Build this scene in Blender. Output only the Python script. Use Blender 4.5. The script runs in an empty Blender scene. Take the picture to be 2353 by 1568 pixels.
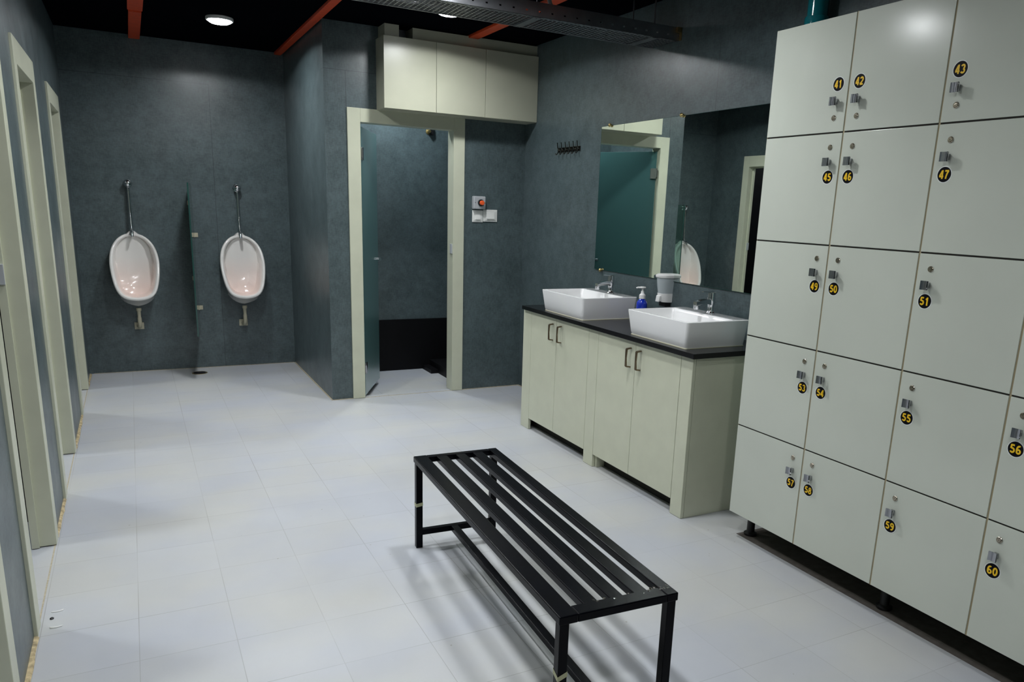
import bpy, bmesh, math, random
from mathutils import Vector, Matrix

random.seed(7)
SC = bpy.context.scene
COL = SC.collection
PI = math.pi

# ------------------------------------------------------------------ camera
yaw, pitch, roll = 0.49873987, -0.23770348, 0.03860992
Fw = Vector((math.sin(yaw)*math.cos(pitch), math.cos(yaw)*math.cos(pitch), math.sin(pitch)))
Rt = Vector((math.cos(yaw), -math.sin(yaw), 0))
Up = Rt.cross(Fw)
R2 = math.cos(roll)*Rt + math.sin(roll)*Up
U2 = -math.sin(roll)*Rt + math.cos(roll)*Up
cam_d = bpy.data.cameras.new('camera')
cam = bpy.data.objects.new('camera', cam_d); COL.objects.link(cam)
cam.matrix_world = Matrix(((R2.x, U2.x, -Fw.x, 0), (R2.y, U2.y, -Fw.y, 0), (R2.z, U2.z, -Fw.z, 1.5), (0, 0, 0, 1)))
cam_d.sensor_width = 36; cam_d.sensor_fit = 'HORIZONTAL'
cam_d.lens = 1745.276/2353*36
cam_d.shift_x = -79.47/2353
cam_d.shift_y = 119.62/2353
cam_d.clip_start = 0.02
SC.camera = cam

# ------------------------------------------------------------------ world, exposure
w = bpy.data.worlds.new('world'); SC.world = w; w.use_nodes = True
w.node_tree.nodes['Background'].inputs[0].default_value = (0.5, 0.55, 0.6, 1)
w.node_tree.nodes['Background'].inputs[1].default_value = 0.005
SC.view_settings.view_transform = 'Standard'
SC.view_settings.look = 'None'
SC.view_settings.gamma = 1
SC.view_settings.use_curve_mapping = False
SC.view_settings.exposure = 0.0
SC.cycles.max_bounces = 8
SC.cycles.diffuse_bounces = 4
SC.cycles.glossy_bounces = 4
SC.cycles.transmission_bounces = 6
SC.cycles.caustics_reflective = False
SC.cycles.caustics_refractive = False
SC.cycles.sample_clamp_indirect = 4
SC.cycles.use_denoising = True

LAMP_E = 385.0        # emission strength of every ceiling lamp diffuser
LOBE = .65           # and how strongly it favours the floor
CUT = (.155, .245)      # the lamps are shielded: cosine range over which their light fades towards the horizontal
STALL_E = 290.0       # lamps inside the cubicles
CEIL = 2.72
# ceiling lamps: (x, y); the last is added to brighten the lockers
ROW = [(0.66, 6.22), (1.90, 4.98), (0.62, 4.86), (0.46, 3.40), (1.62, 2.92), (0.42, 1.60), (0.75, 0.15)]
STALL_LAMPS = [(-1.13, 6.59), (-1.13, 5.06), (-1.13, 3.62), (-1.13, 2.2), (2.0, 6.42)]

# ------------------------------------------------------------------ materials
def srgb(r, g, b):
    f = lambda c: c/12.92 if c <= .04045 else ((c+.055)/1.055)**2.4
    return (f(r/255), f(g/255), f(b/255), 1)

def mat(name, col, rough=.5, metal=0., spec=.5, noise=0., nscale=20., bump=0., coat=0., trans=0., ior=1.45, emit=None, estr=0., alpha=1.):
    m = bpy.data.materials.new(name); m.use_nodes = True
    nt = m.node_tree; b = nt.nodes['Principled BSDF']
    b.inputs['Base Color'].default_value = col
    b.inputs['Roughness'].default_value = rough
    b.inputs['Metallic'].default_value = metal
    b.inputs['Specular IOR Level'].default_value = spec
    b.inputs['Coat Weight'].default_value = coat
    b.inputs['Coat Roughness'].default_value = .05
    b.inputs['Transmission Weight'].default_value = trans
    b.inputs['IOR'].default_value = ior
    b.inputs['Alpha'].default_value = alpha
    if emit:
        b.inputs['Emission Color'].default_value = emit
        b.inputs['Emission Strength'].default_value = estr
    if noise or bump:
        geo = nt.nodes.new('ShaderNodeNewGeometry')
        n = nt.nodes.new('ShaderNodeTexNoise'); n.inputs['Scale'].default_value = nscale; n.inputs['Detail'].default_value = 5
        nt.links.new(geo.outputs['Position'], n.inputs['Vector'])
        if noise:
            mr = nt.nodes.new('ShaderNodeMapRange')
            mr.inputs['From Min'].default_value = .3; mr.inputs['From Max'].default_value = .7
            mr.inputs['To Min'].default_value = 1-noise; mr.inputs['To Max'].default_value = 1+noise
            nt.links.new(n.outputs['Fac'], mr.inputs['Value'])
            mx = nt.nodes.new('ShaderNodeVectorMath'); mx.operation = 'SCALE'
            mx.inputs[0].default_value = col[:3]
            nt.links.new(mr.outputs[0], mx.inputs['Scale'])
            nt.links.new(mx.outputs[0], b.inputs['Base Color'])
        if bump:
            bp = nt.nodes.new('ShaderNodeBump'); bp.inputs['Strength'].default_value = bump; bp.inputs['Distance'].default_value = .002
            nt.links.new(n.outputs['Fac'], bp.inputs['Height'])
            nt.links.new(bp.outputs[0], b.inputs['Normal'])
    return m

def slate(name, seams=()):
    """Slate coloured woven laminate. seams: (axis, value, axis2, lo, hi) dark joints between the sheets."""
    m = bpy.data.materials.new(name); m.use_nodes = True
    nt = m.node_tree; L = nt.links.new; b = nt.nodes['Principled BSDF']
    geo = nt.nodes.new('ShaderNodeNewGeometry')
    def noise(sc, scale=(1, 1, 1), det=4):
        mp = nt.nodes.new('ShaderNodeMapping'); mp.inputs['Scale'].default_value = scale
        L(geo.outputs['Position'], mp.inputs['Vector'])
        n = nt.nodes.new('ShaderNodeTexNoise'); n.inputs['Scale'].default_value = sc; n.inputs['Detail'].default_value = det
        L(mp.outputs[0], n.inputs['Vector']); return n.outputs['Fac']
    def math_(op, a, c):
        k = nt.nodes.new('ShaderNodeMath'); k.operation = op
        for i, v in ((0, a), (1, c)):
            if isinstance(v, (int, float)): k.inputs[i].default_value = v
            else: L(v, k.inputs[i])
        return k.outputs[0]
    v = math_('ADD', noise(150, (1, 1, .22), 3), noise(130, (.35, .35, 1), 3))
    v = math_('ADD', math_('MULTIPLY', v, .45), math_('MULTIPLY', noise(3.2), .35))
    v = math_('ADD', v, math_('MULTIPLY', noise(14), .45))
    cr = nt.nodes.new('ShaderNodeValToRGB')
    cr.color_ramp.elements[0].position = .52; cr.color_ramp.elements[0].color = (.024, .038, .040, 1)
    cr.color_ramp.elements[1].position = 1.05; cr.color_ramp.elements[1].color = (.088, .120, .128, 1)
    L(v, cr.inputs[0]); out = cr.outputs[0]
    if seams:
        sp = nt.nodes.new('ShaderNodeSeparateXYZ'); L(geo.outputs['Position'], sp.inputs[0])
        ax = {'x': sp.outputs[0], 'y': sp.outputs[1], 'z': sp.outputs[2]}
        tot = None
        for a, val, a2, lo, hi in seams:
            k = math_('LESS_THAN', math_('ABSOLUTE', math_('SUBTRACT', ax[a], val), 0), .0016)
            k = math_('MULTIPLY', k, math_('GREATER_THAN', ax[a2], lo))
            k = math_('MULTIPLY', k, math_('LESS_THAN', ax[a2], hi))
            tot = k if tot is None else math_('MAXIMUM', tot, k)
        mx = nt.nodes.new('ShaderNodeMix'); mx.data_type = 'RGBA'
        L(math_('MULTIPLY', tot, .75), mx.inputs[0]); L(out, mx.inputs[6]); mx.inputs[7].default_value = (.006, .008, .01, 1)
        out = mx.outputs[2]
    L(out, b.inputs['Base Color'])
    b.inputs['Roughness'].default_value = .42
    b.inputs['Specular IOR Level'].default_value = .7
    rr = nt.nodes.new('ShaderNodeMapRange'); rr.inputs['To Min'].default_value = .26; rr.inputs['To Max'].default_value = .46
    L(noise(6), rr.inputs['Value']); L(rr.outputs[0], b.inputs['Roughness'])
    bp = nt.nodes.new('ShaderNodeBump'); bp.inputs['Strength'].default_value = .12; bp.inputs['Distance'].default_value = .001
    L(v, bp.inputs['Height']); L(bp.outputs[0], b.inputs['Normal'])
    return m

def floor_mat():
    m = bpy.data.materials.new('pale_vinyl_tile'); m.use_nodes = True
    nt = m.node_tree; L = nt.links.new; b = nt.nodes['Principled BSDF']
    geo = nt.nodes.new('ShaderNodeNewGeometry')
    sp = nt.nodes.new('ShaderNodeSeparateXYZ'); L(geo.outputs['Position'], sp.inputs[0])
    def M(op, a, c=0., d=None):
        k = nt.nodes.new('ShaderNodeMath'); k.operation = op
        for i, v in enumerate((a, c) if d is None else (a, c, d)):
            if isinstance(v, (int, float)): k.inputs[i].default_value = v
            else: L(v, k.inputs[i])
        return k.outputs[0]
    u = M('DIVIDE', M('SUBTRACT', sp.outputs[0], -.088), .3012)
    v = M('DIVIDE', M('SUBTRACT', sp.outputs[1], 1.984), .2945)
    fu, fv = M('FRACT', u), M('FRACT', v)
    cu, cv = M('FLOOR', u), M('FLOOR', v)
    eu = M('MULTIPLY', M('MINIMUM', fu, M('SUBTRACT', 1., fu)), .3012)
    ev = M('MULTIPLY', M('MINIMUM', fv, M('SUBTRACT', 1., fv)), .2945)
    e = M('MINIMUM', eu, ev)
    joint = M('LESS_THAN', e, .0013)
    wn = nt.nodes.new('ShaderNodeTexWhiteNoise'); wn.noise_dimensions = '2D'
    cb = nt.nodes.new('ShaderNodeCombineXYZ'); L(cu, cb.inputs[0]); L(cv, cb.inputs[1]); L(cb.outputs[0], wn.inputs['Vector'])
    def noise(s, det=4, scale=(1, 1, 1), rough=.5):
        mp = nt.nodes.new('ShaderNodeMapping'); mp.inputs['Scale'].default_value = scale
        L(geo.outputs['Position'], mp.inputs['Vector'])
        n = nt.nodes.new('ShaderNodeTexNoise'); n.inputs['Scale'].default_value = s; n.inputs['Detail'].default_value = det; n.inputs['Roughness'].default_value = rough
        L(mp.outputs[0], n.inputs['Vector']); return n.outputs['Fac']
    big = noise(2.2, 5)
    tone = M('ADD', M('MULTIPLY', wn.outputs['Value'], .045), M('MULTIPLY', big, .16))
    tone = M('ADD', tone, M('MULTIPLY', noise(9, 3), .06))
    tone = M('ADD', tone, .865)
    base = nt.nodes.new('ShaderNodeMix'); base.data_type = 'RGBA'
    base.inputs[6].default_value = (.425, .443, .482, 1); base.inputs[7].default_value = (.465, .470, .458, 1)
    hue = nt.nodes.new('ShaderNodeMapRange'); hue.inputs['From Min'].default_value = .35; hue.inputs['From Max'].default_value = .65
    L(noise(1.6, 3, (1, 1.3, 1)), hue.inputs['Value']); L(hue.outputs[0], base.inputs[0])
    sc = nt.nodes.new('ShaderNodeVectorMath'); sc.operation = 'SCALE'
    L(base.outputs[2], sc.inputs[0]); L(tone, sc.inputs['Scale'])
    # joints: strength varies along the floor
    js = nt.nodes.new('ShaderNodeMapRange'); js.inputs['From Min'].default_value = .38; js.inputs['From Max'].default_value = .68
    js.inputs['To Min'].default_value = .12; js.inputs['To Max'].default_value = .62
    L(noise(1.3, 2), js.inputs['Value'])
    mx = nt.nodes.new('ShaderNodeMix'); mx.data_type = 'RGBA'
    L(M('MULTIPLY', joint, js.outputs[0]), mx.inputs[0]); L(sc.outputs[0], mx.inputs[6]); mx.inputs[7].default_value = (.16, .145, .12, 1)
    # grime specks
    vo = nt.nodes.new('ShaderNodeTexVoronoi'); vo.inputs['Scale'].default_value = 7.5
    L(geo.outputs['Position'], vo.inputs['Vector'])
    spk = M('MULTIPLY', M('LESS_THAN', vo.outputs['Distance'], .028), .55)
    mx2 = nt.nodes.new('ShaderNodeMix'); mx2.data_type = 'RGBA'
    L(spk, mx2.inputs[0]); L(mx.outputs[2], mx2.inputs[6]); mx2.inputs[7].default_value = (.22, .19, .14, 1)
    L(mx2.outputs[2], b.inputs['Base Color'])
    rr = nt.nodes.new('ShaderNodeMapRange'); rr.inputs['To Min'].default_value = .30; rr.inputs['To Max'].default_value = .52
    L(big, rr.inputs['Value']); L(rr.outputs[0], b.inputs['Roughness'])
    b.inputs['Specular IOR Level'].default_value = .35
    return m

def urinal_mat():
    m = bpy.data.materials.new('urinal_china'); m.use_nodes = True
    nt = m.node_tree; L = nt.links.new; b = nt.nodes['Principled BSDF']
    geo = nt.nodes.new('ShaderNodeTexCoord'); sp = nt.nodes.new('ShaderNodeSeparateXYZ'); L(geo.outputs['Object'], sp.inputs[0])
    at = nt.nodes.new('ShaderNodeAttribute'); at.attribute_name = 'inner'
    mr = nt.nodes.new('ShaderNodeMapRange'); mr.inputs['From Min'].default_value = .35; mr.inputs['From Max'].default_value = .02
    L(sp.outputs[2], mr.inputs['Value'])
    mu = nt.nodes.new('ShaderNodeMath'); mu.operation = 'MULTIPLY'; L(mr.outputs[0], mu.inputs[0]); L(at.outputs['Fac'], mu.inputs[1])
    mx = nt.nodes.new('ShaderNodeMix'); mx.data_type = 'RGBA'
    L(mu.outputs[0], mx.inputs[0]); mx.inputs[6].default_value = (.80, .78, .75, 1); mx.inputs[7].default_value = (.82, .66, .60, 1)
    L(mx.outputs[2], b.inputs['Base Color'])
    b.inputs['Roughness'].default_value = .12; b.inputs['Coat Weight'].default_value = .5; b.inputs['Coat Roughness'].default_value = .03
    return m

M = {}
M['slate'] = slate('slate_laminate')
M['slate_back'] = slate('slate_laminate_back', [('z', 2.405, 'x', -.5, .66), ('x', .66, 'z', 0, 2.405)])
M['slate_door'] = slate('slate_laminate_front', [('z', 2.402, 'x', 1.0, 3.0), ('x', 1.424, 'z', 2.16, 2.402)])
M['slate_right'] = slate('slate_laminate_right', [('y', 3.46, 'z', 1.9, 2.402)])
M['floor'] = floor_mat()
M['black_ceiling'] = mat('black_paint', (.0025, .003, .0045, 1), .9, spec=.0)
M['cubicle_black'] = mat('plain_black_surface', (.004, .004, .005, 1), .5, spec=.2)
M['orange'] = mat('orange_paint', (.52, .055, .012, 1), .5, noise=.12, nscale=30)
M['olive'] = mat('pale_olive_laminate', (.55, .565, .44, 1), .32, spec=.5, noise=.035, nscale=9)
M['olive_cab'] = mat('grey_olive_laminate', (.42, .425, .33, 1), .30, spec=.5, noise=.03, nscale=7)
M['locker'] = mat('pale_grey_green_laminate', (.55, .58, .51, 1), .16, spec=.5, noise=.03, nscale=3)
M['locker_edge'] = mat('locker_edge_band', (.33, .28, .17, 1), .5)
M['dark_gap'] = mat('dark_recess', (.02, .018, .014, 1), .8)
M['stone'] = mat('black_granite', (.005, .005, .006, 1), .22, spec=.35, noise=.35, nscale=150)
M['ceramic'] = mat('white_ceramic', (.84, .84, .84, 1), .10, coat=.4)
M['china'] = urinal_mat()
M['chrome'] = mat('chrome', (.75, .76, .78, 1), .10, 1.)
M['chrome_dark'] = mat('satin_chrome', (.42, .43, .46, 1), .22, 1.)
M['nickel'] = mat('lock_nickel', (.50, .45, .36, 1), .25, 1.)
M['bronze'] = mat('antique_bronze', (.20, .15, .10, 1), .35, 1.)
M['gal'] = mat('galvanised_steel', (.30, .31, .33, 1), .30, .9, noise=.15, nscale=12)
M['mirror'] = mat('mirror_silver', (.80, .86, .82, 1), .005, 1.)
M['glass_edge'] = mat('green_glass_edge', (.018, .065, .055, 1), .15, coat=.6)
M['frost'] = mat('frosted_teal_glass', (.13, .30, .30, 1), .34, trans=.62, ior=1.2, coat=.15)
M['clear'] = mat('clear_green_glass', (.35, .55, .48, 1), .03, trans=.92, ior=1.1, coat=.2)
M['white_pl'] = mat('white_plastic', (.78, .78, .77, 1), .3)
M['switch_pl'] = mat('switch_plastic', (.76, .77, .74, 1), .28)
M['ivory'] = mat('ivory_plastic', (.50, .47, .35, 1), .4)
M['grey_pl'] = mat('grey_plastic', (.42, .44, .46, 1), .4)
M['smoke'] = mat('translucent_grey_plastic', (.42, .47, .49, 1), .25, coat=.5)
M['btn'] = mat('orange_red_button', (.85, .12, .03, 1), .3)
M['black_pl'] = mat('black_plastic', (.008, .008, .009, 1), .4)
M['sticker'] = mat('black_sticker', (.004, .004, .006, 1), .4, spec=.12)
M['sticker_rim'] = mat('white_sticker_rim', (.7, .72, .7, 1), .4)
M['digits'] = mat('yellow_digits', (.80, .50, .015, 1), .4)
M['weld'] = mat('shiny_black_weld', (.02, .018, .012, 1), .12, spec=1., coat=.8)
M['bench'] = mat('black_enamel', (.0012, .0015, .0028, 1), .27, spec=.12, noise=.3, nscale=25, bump=.25)
M['tape'] = mat('pale_tape', (.45, .45, .28, 1), .6)
M['blue'] = mat('cobalt_blue_glass', (.005, .03, .42, 1), .08, coat=.8)
M['teal'] = mat('teal_pipe_paint', (.01, .17, .20, 1), .15, coat=.6)
M['tan'] = mat('tan_grout_strip', (.42, .34, .20, 1), .8, noise=.45, nscale=40)
M['grout'] = mat('thin_grout', (.42, .37, .27, 1), .8, noise=.2, nscale=60)
M['bare'] = mat('bare_brown_screed', (.085, .075, .065, 1), .85, noise=.2, nscale=30)
M['cable'] = mat('grey_cable_sheath', (.30, .32, .33, 1), .4)
M['hook'] = mat('dark_chrome', (.16, .155, .14, 1), .12, 1.)
M['brass'] = mat('brass', (.55, .42, .18, 1), .3, 1.)
M['bead'] = mat('silicone_bead', (.52, .50, .36, 1), .5)
M['hair'] = mat('dark_hair', (.02, .015, .01, 1), .6)
def lamp_mat(name, col, strength):
    # prismatic diffuser: throws most of its light downwards
    m = bpy.data.materials.new(name); m.use_nodes = True
    nt = m.node_tree; L = nt.links.new; b = nt.nodes['Principled BSDF']
    geo = nt.nodes.new('ShaderNodeNewGeometry'); dt = nt.nodes.new('ShaderNodeVectorMath'); dt.operation = 'DOT_PRODUCT'
    L(geo.outputs['Incoming'], dt.inputs[0]); dt.inputs[1].default_value = (0, 0, -1)
    ab = nt.nodes.new('ShaderNodeMath'); ab.operation = 'MAXIMUM'; L(dt.outputs['Value'], ab.inputs[0]); ab.inputs[1].default_value = 0.
    pw = nt.nodes.new('ShaderNodeMapRange'); pw.interpolation_type = 'SMOOTHSTEP'; L(ab.outputs[0], pw.inputs['Value'])
    pw.inputs['From Min'].default_value = CUT[0]; pw.inputs['From Max'].default_value = CUT[1]
    mu = nt.nodes.new('ShaderNodeMath'); mu.operation = 'MULTIPLY_ADD'; L(pw.outputs[0], mu.inputs[0]); mu.inputs[1].default_value = strength*.965; mu.inputs[2].default_value = strength*.035
    lo = nt.nodes.new('ShaderNodeMath'); lo.operation = 'POWER'; L(ab.outputs[0], lo.inputs[0]); lo.inputs[1].default_value = LOBE
    m2 = nt.nodes.new('ShaderNodeMath'); m2.operation = 'MULTIPLY'; L(pw.outputs[0], m2.inputs[0]); L(lo.outputs[0], m2.inputs[1]); L(m2.outputs[0], mu.inputs[0])
    b.inputs['Emission Color'].default_value = col; L(mu.outputs[0], b.inputs['Emission Strength'])
    b.inputs['Base Color'].default_value = (.8, .8, .8, 1)
    return m
M['lampglow'] = lamp_mat('lamp_diffuser', (.95, .98, 1.0, 1), LAMP_E)
M['lampglow3'] = lamp_mat('shower_lamp_diffuser', (.86, .94, 1.0, 1), STALL_E*1.25)
M['lampglow2'] = lamp_mat('cubicle_lamp_diffuser', (.90, .96, 1.0, 1), STALL_E)

# ------------------------------------------------------------------ mesh helper
class MB:
    def __init__(s): s.v = []; s.f = []; s.m = []
    def add(s, vs, fs, mi=0):
        o = len(s.v); s.v += [tuple(p) for p in vs]; s.f += [tuple(i+o for i in f) for f in fs]; s.m += [mi]*len(fs); return s
    def box(s, x0, x1, y0, y1, z0, z1, mi=0):
        if x0 > x1: x0, x1 = x1, x0
        if y0 > y1: y0, y1 = y1, y0
        vs = [(x, y, z) for z in (z0, z1) for y in (y0, y1) for x in (x0, x1)]
        return s.add(vs, [(0, 2, 3, 1), (4, 5, 7, 6), (0, 1, 5, 4), (2, 6, 7, 3), (0, 4, 6, 2), (1, 3, 7, 5)], mi)
    def loops(s, rings, cap0=True, cap1=True, mi=0, closed=True):
        n = len(rings[0]); vs = [p for r in rings for p in r]; fs = []
        for k in range(len(rings)-1):
            for i in range(n if closed else n-1):
                j = (i+1) % n
                fs.append((k*n+i, k*n+j, (k+1)*n+j, (k+1)*n+i))
        if cap0: fs.append(tuple(reversed(range(n))))
        if cap1: fs.append(tuple(range((len(rings)-1)*n, len(rings)*n)))
        return s.add(vs, fs, mi)
    def tube(s, path, r, seg=12, mi=0):
        P = [Vector(p) for p in path]; rings = []; prev = None
        rs = r if isinstance(r, (list, tuple)) else [r]*len(P)
        for i, p in enumerate(P):
            t = (P[min(i+1, len(P)-1)]-P[max(i-1, 0)]).normalized()
            if prev is None:
                a = Vector((0, 0, 1)) if abs(t.z) < .9 else Vector((1, 0, 0))
                u = t.cross(a).normalized()
            else:
                u = (prev - t*prev.dot(t)).normalized()
            v = t.cross(u); prev = u
            rings.append([tuple(p+rs[i]*(math.cos(2*PI*k/seg)*u+math.sin(2*PI*k/seg)*v)) for k in range(seg)])
        return s.loops(rings, mi=mi)
    def lathe(s, prof, c=(0, 0, 0), axis='z', seg=32, mi=0, cap=True):
        """prof: list of (radius, height along axis)."""
        rings = []
        for r, h in prof:
            ring = []
            for k in range(seg):
                a = 2*PI*k/seg; p, q = r*math.cos(a), r*math.sin(a)
                d = {'z': (p, q, h), 'x': (h, p, q), '-x': (-h, q, p), 'y': (q, h, p), '-y': (p, -h, q), '-z': (q, p, -h)}[axis]
                ring.append((c[0]+d[0], c[1]+d[1], c[2]+d[2]))
            rings.append(ring)
        return s.loops(rings, cap, cap, mi)
    def build(s, name, mats, parent=None, smooth=False, bevel=0., seg=2, loc=None):
        me = bpy.data.meshes.new(name); me.from_pydata(s.v, [], s.f)
        for m in (mats if isinstance(mats, (list, tuple)) else [mats]): me.materials.append(m)
        for p, i in zip(me.polygons, s.m): p.material_index = i
        me.update()
        if smooth:
            for p in me.polygons: p.use_smooth = True
            try: me.set_sharp_from_angle(angle=math.radians(40))
            except Exception: pass
        o = bpy.data.objects.new(name, me); COL.objects.link(o)
        if parent: o.parent = parent
        if loc: o.location = loc
        if bevel:
            b = o.modifiers.new('bevel', 'BEVEL'); b.width = bevel; b.segments = seg; b.limit_method = 'ANGLE'; b.angle_limit = math.radians(40)
            b.harden_normals = False
        return o

def empty(name, loc=(0, 0, 0), rz=0.):
    o = bpy.data.objects.new(name, None); COL.objects.link(o); o.location = loc; o.rotation_euler = (0, 0, rz); o.empty_display_size = .1
    return o
def tag(o, label=None, cat=None, group=None, kind=None):
    if label: o['label'] = label
    if cat: o['category'] = cat
    if group: o['group'] = group
    if kind: o['kind'] = kind
    return o
def thing(name, label, cat, loc=(0, 0, 0), rz=0., group=None): return tag(empty(name, loc, rz), label, cat, group)
def struct(o): o['kind'] = 'structure'; return o
def copy_tree(o, parent=None):
    c = o.copy(); COL.objects.link(c)
    if parent: c.parent = parent
    for ch in list(o.children): copy_tree(ch, c)
    return c

# ------------------------------------------------------------------ main dimensions (metres)
XL, XR, XJ = -.405, 2.866, 1.269
YB, YD, YF = 7.328, 5.782, -2.0
WT = .10                                   # wall thickness
OPEN = [(5.92, 6.812), (4.245, 5.115), (2.865, 3.757), (1.545, 2.437)]   # outer edges of the four frames in the left wall
JW = .09; HZ = 2.155; HI = 2.04            # jamb face width, header top, header underside

# ------------------------------------------------------------------ structure
fl = MB(); fl.box(-1.75, XR+.1, YF-.1, YD+.06, -.12, 0); fl.box(-1.75, XJ+.1, YD+.06, YB+.1, -.12, 0)
struct(fl.build('floor', M['floor']))
sf = MB(); sf.box(XJ+.1, XR, YD+.06, YB+.05, -.16, -.035); struct(sf.build('floor_cubicle', M['floor']))
struct(MB().box(-1.85, XR+.2, YF-.1, YB+.2, CEIL, CEIL+.1).build('ceiling', M['black_ceiling']))
struct(MB().box(XL-WT, XJ+WT, YB, YB+WT, -.05, CEIL).build('wall_back', M['slate_back']))
struct(MB().box(XJ, XJ+.08, YD+.1, YB, -.05, CEIL).build('wall_jut', M['slate']))
dw = MB(); dw.box(XJ, 1.45, YD, YD+.1, -.05, CEIL); dw.box(2.31, XR, YD, YD+.1, -.05, CEIL); dw.box(1.45, 2.31, YD, YD+.1, 2.13, CEIL)
struct(dw.build('wall_cubicle_front', M['slate_door']))
struct(MB().box(XR, XR+WT, YF, YD+.1, -.05, CEIL).build('wall_right', M['slate_right']))
struct(MB().box(XL-WT, XR+WT, YF-WT, YF, -.05, CEIL).build('wall_front', M['slate']))
lw = MB(); ys = [YF] + [y for p in sorted(OPEN) for y in (p[0]+.02, p[1]-.02)] + [YB]
for i in range(0, len(ys), 2): lw.box(XL-.085, XL, ys[i], ys[i+1], -.05, CEIL)
for a, b_ in OPEN: lw.box(XL-.085, XL, a+.02, b_-.02, HZ-.025, CEIL)
struct(lw.build('wall_left', M['slate']))
# cubicle behind the glass door
struct(MB().box(XJ+.08, XR, 6.86, 6.96, -.16, CEIL).build('wall_cubicle_back', M['slate']))
struct(MB().box(2.72, 2.82, YD+.1, 6.86, -.16, CEIL).build('wall_cubicle_right', M['slate']))
wt_ = MB(); wt_.box(XJ+.08, 2.72, 6.845, 6.86, -.035, .447); wt_.box(2.43, 2.72, YD+.13, 6.845, -.035, .05); wt_.box(2.36, 2.43, 6.60, 6.845, -.035, .0)
struct(wt_.build('trim_1', M['cubicle_black']))  # plain black on the lower back wall and the low step
# cubicles behind the left wall
lc = MB(); lc.box(-1.75, -1.65, YF, YB, -.05, CEIL)
struct(lc.build('wall_left_cubicles', M['slate']))
for y in (7.0, 5.55, 4.0, 2.62, 1.2): struct(MB().box(-1.65, XL-.101, y, y+.06, -.05, CEIL).build('wall_cubicle_partition', M['cubicle_black']))  # partitions in the same plain black all over

# tan sealing strips on the floor along the left wall
ts = MB()
edges = [YF] + [y for p in sorted(OPEN) for y in p] + [YB-.02]
for i in range(0, len(edges), 2):
    a, b_ = edges[i], edges[i+1]; n = max(1, int((b_-a)/.05)); prev = .013
    for k in range(n):
        y0, y1 = a+(b_-a)*k/n, a+(b_-a)*(k+1)/n; nx = .011+.005*random.random()
        ts.add([(XL-.002, y0, 0), (XL+prev, y0, 0), (XL+nx, y1, 0), (XL-.002, y1, 0), (XL-.002, y0, .008), (XL+prev-.004, y0, .006), (XL+nx-.004, y1, .006), (XL-.002, y1, .008)],
               [(4, 5, 6, 7), (0, 4, 7, 3), (1, 2, 6, 5), (0, 1, 5, 4), (2, 3, 7, 6)]); prev = nx
struct(ts.build('baseboard_left', M['tan']))
gs = MB()
for a, b_ in OPEN: gs.box(XL+.002, XL+.007, a, b_, 0, .002)
gs.box(1.53, 2.30, YD-.004, YD+.004, 0, .002)
gs.box(XL+.03, XJ-.01, YB-.007, YB, 0, .003)
gs.box(XJ-.008, XJ, YD, YB-.01, 0, .004); gs.box(XJ-.008, 1.43, YD-.008, YD, 0, .004); gs.box(2.335, XR, YD-.008, YD, 0, .004)
gs.box(XR-.008, XR, 4.7, YD-.01, 0, .004)
struct(gs.build('trim_2', M['grout']))
# untiled band under the lockers
struct(MB().box(2.478, XR, .5, 2.566, -.01, .0015).build('trim_3', M['bare']))

# door frames ------------------------------------------------------
def left_frame(n, a, b_):
    d = struct(empty('door_%d' % n, (XL, (a+b_)/2, 0)))
    m = MB(); h = (b_-a)/2; xo = .012; xi = -.078
    m.box(xi, xo, -h, -h+JW, 0.004, HZ); m.box(xi, xo, h-JW, h, 0.004, HZ); m.box(xi, xo, -h+JW, h-JW, HI, HZ)
    m.build('door_frame', M['olive'], d, bevel=.002)
    s = MB(); s.box(-.078, -.050, h-JW-.012, h-JW, .004, HI-.014); s.box(-.078, -.050, -h+JW, -h+JW+.012, .004, HI-.014); s.box(-.078, -.050, -h+JW, h-JW, HI-.014, HI)
    s.build('door_stop', M['olive'], d)
    k = MB(); k.box(-.078, -.050, h-JW-.022, h-JW-.012, 1.13, 1.21); k.build('strike_plate', M['grey_pl'], d, bevel=.001)
    return d
for i, (a, b_) in enumerate(OPEN): left_frame(i+2, a, b_)

d1 = struct(empty('door_1', (1.881, YD, 0)))
m = MB(); x0, x1, xi0, xi1 = 1.427-1.881, 2.335-1.881, 1.521-1.881, 2.243-1.881
m.box(x0, xi0, -.014, .11, 0.002, 2.157); m.box(xi1, x1, -.014, .11, 0.002, 2.157); m.box(xi0, xi1, -.014, .11, 2.062, 2.157)
m.build('door_frame', M['olive'], d1, bevel=.002)
hx, hy = 1.529-1.881, .022
tx, ty = 1.806-1.881, 6.378-YD
dv = Vector((tx-hx, ty-hy, 0)); LEN = dv.length; dv.normalize(); nv = Vector((dv.y, -dv.x, 0))
ang = math.atan2(dv.y, dv.x)
def leafbox(mb, s0, s1, n0, n1, z0, z1, mi=0):
    vs = []
    for z in (z0, z1):
        for s_, n_ in ((s0, n0), (s1, n0), (s1, n1), (s0, n1)):
            p = Vector((hx, hy, 0))+dv*s_+nv*n_; vs.append((p.x, p.y, z))
    mb.add(vs, [(0, 3, 2, 1), (4, 5, 6, 7), (0, 1, 5, 4), (1, 2, 6, 5), (2, 3, 7, 6), (3, 0, 4, 7)], mi)
lf = MB(); leafbox(lf, 0, LEN, -.004, .004, .012, 2.035); leaf = lf.build('glass_leaf', M['frost'], d1, bevel=.0015)
leaf['label'] = 'frosted teal glass leaf swung inward'
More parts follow.
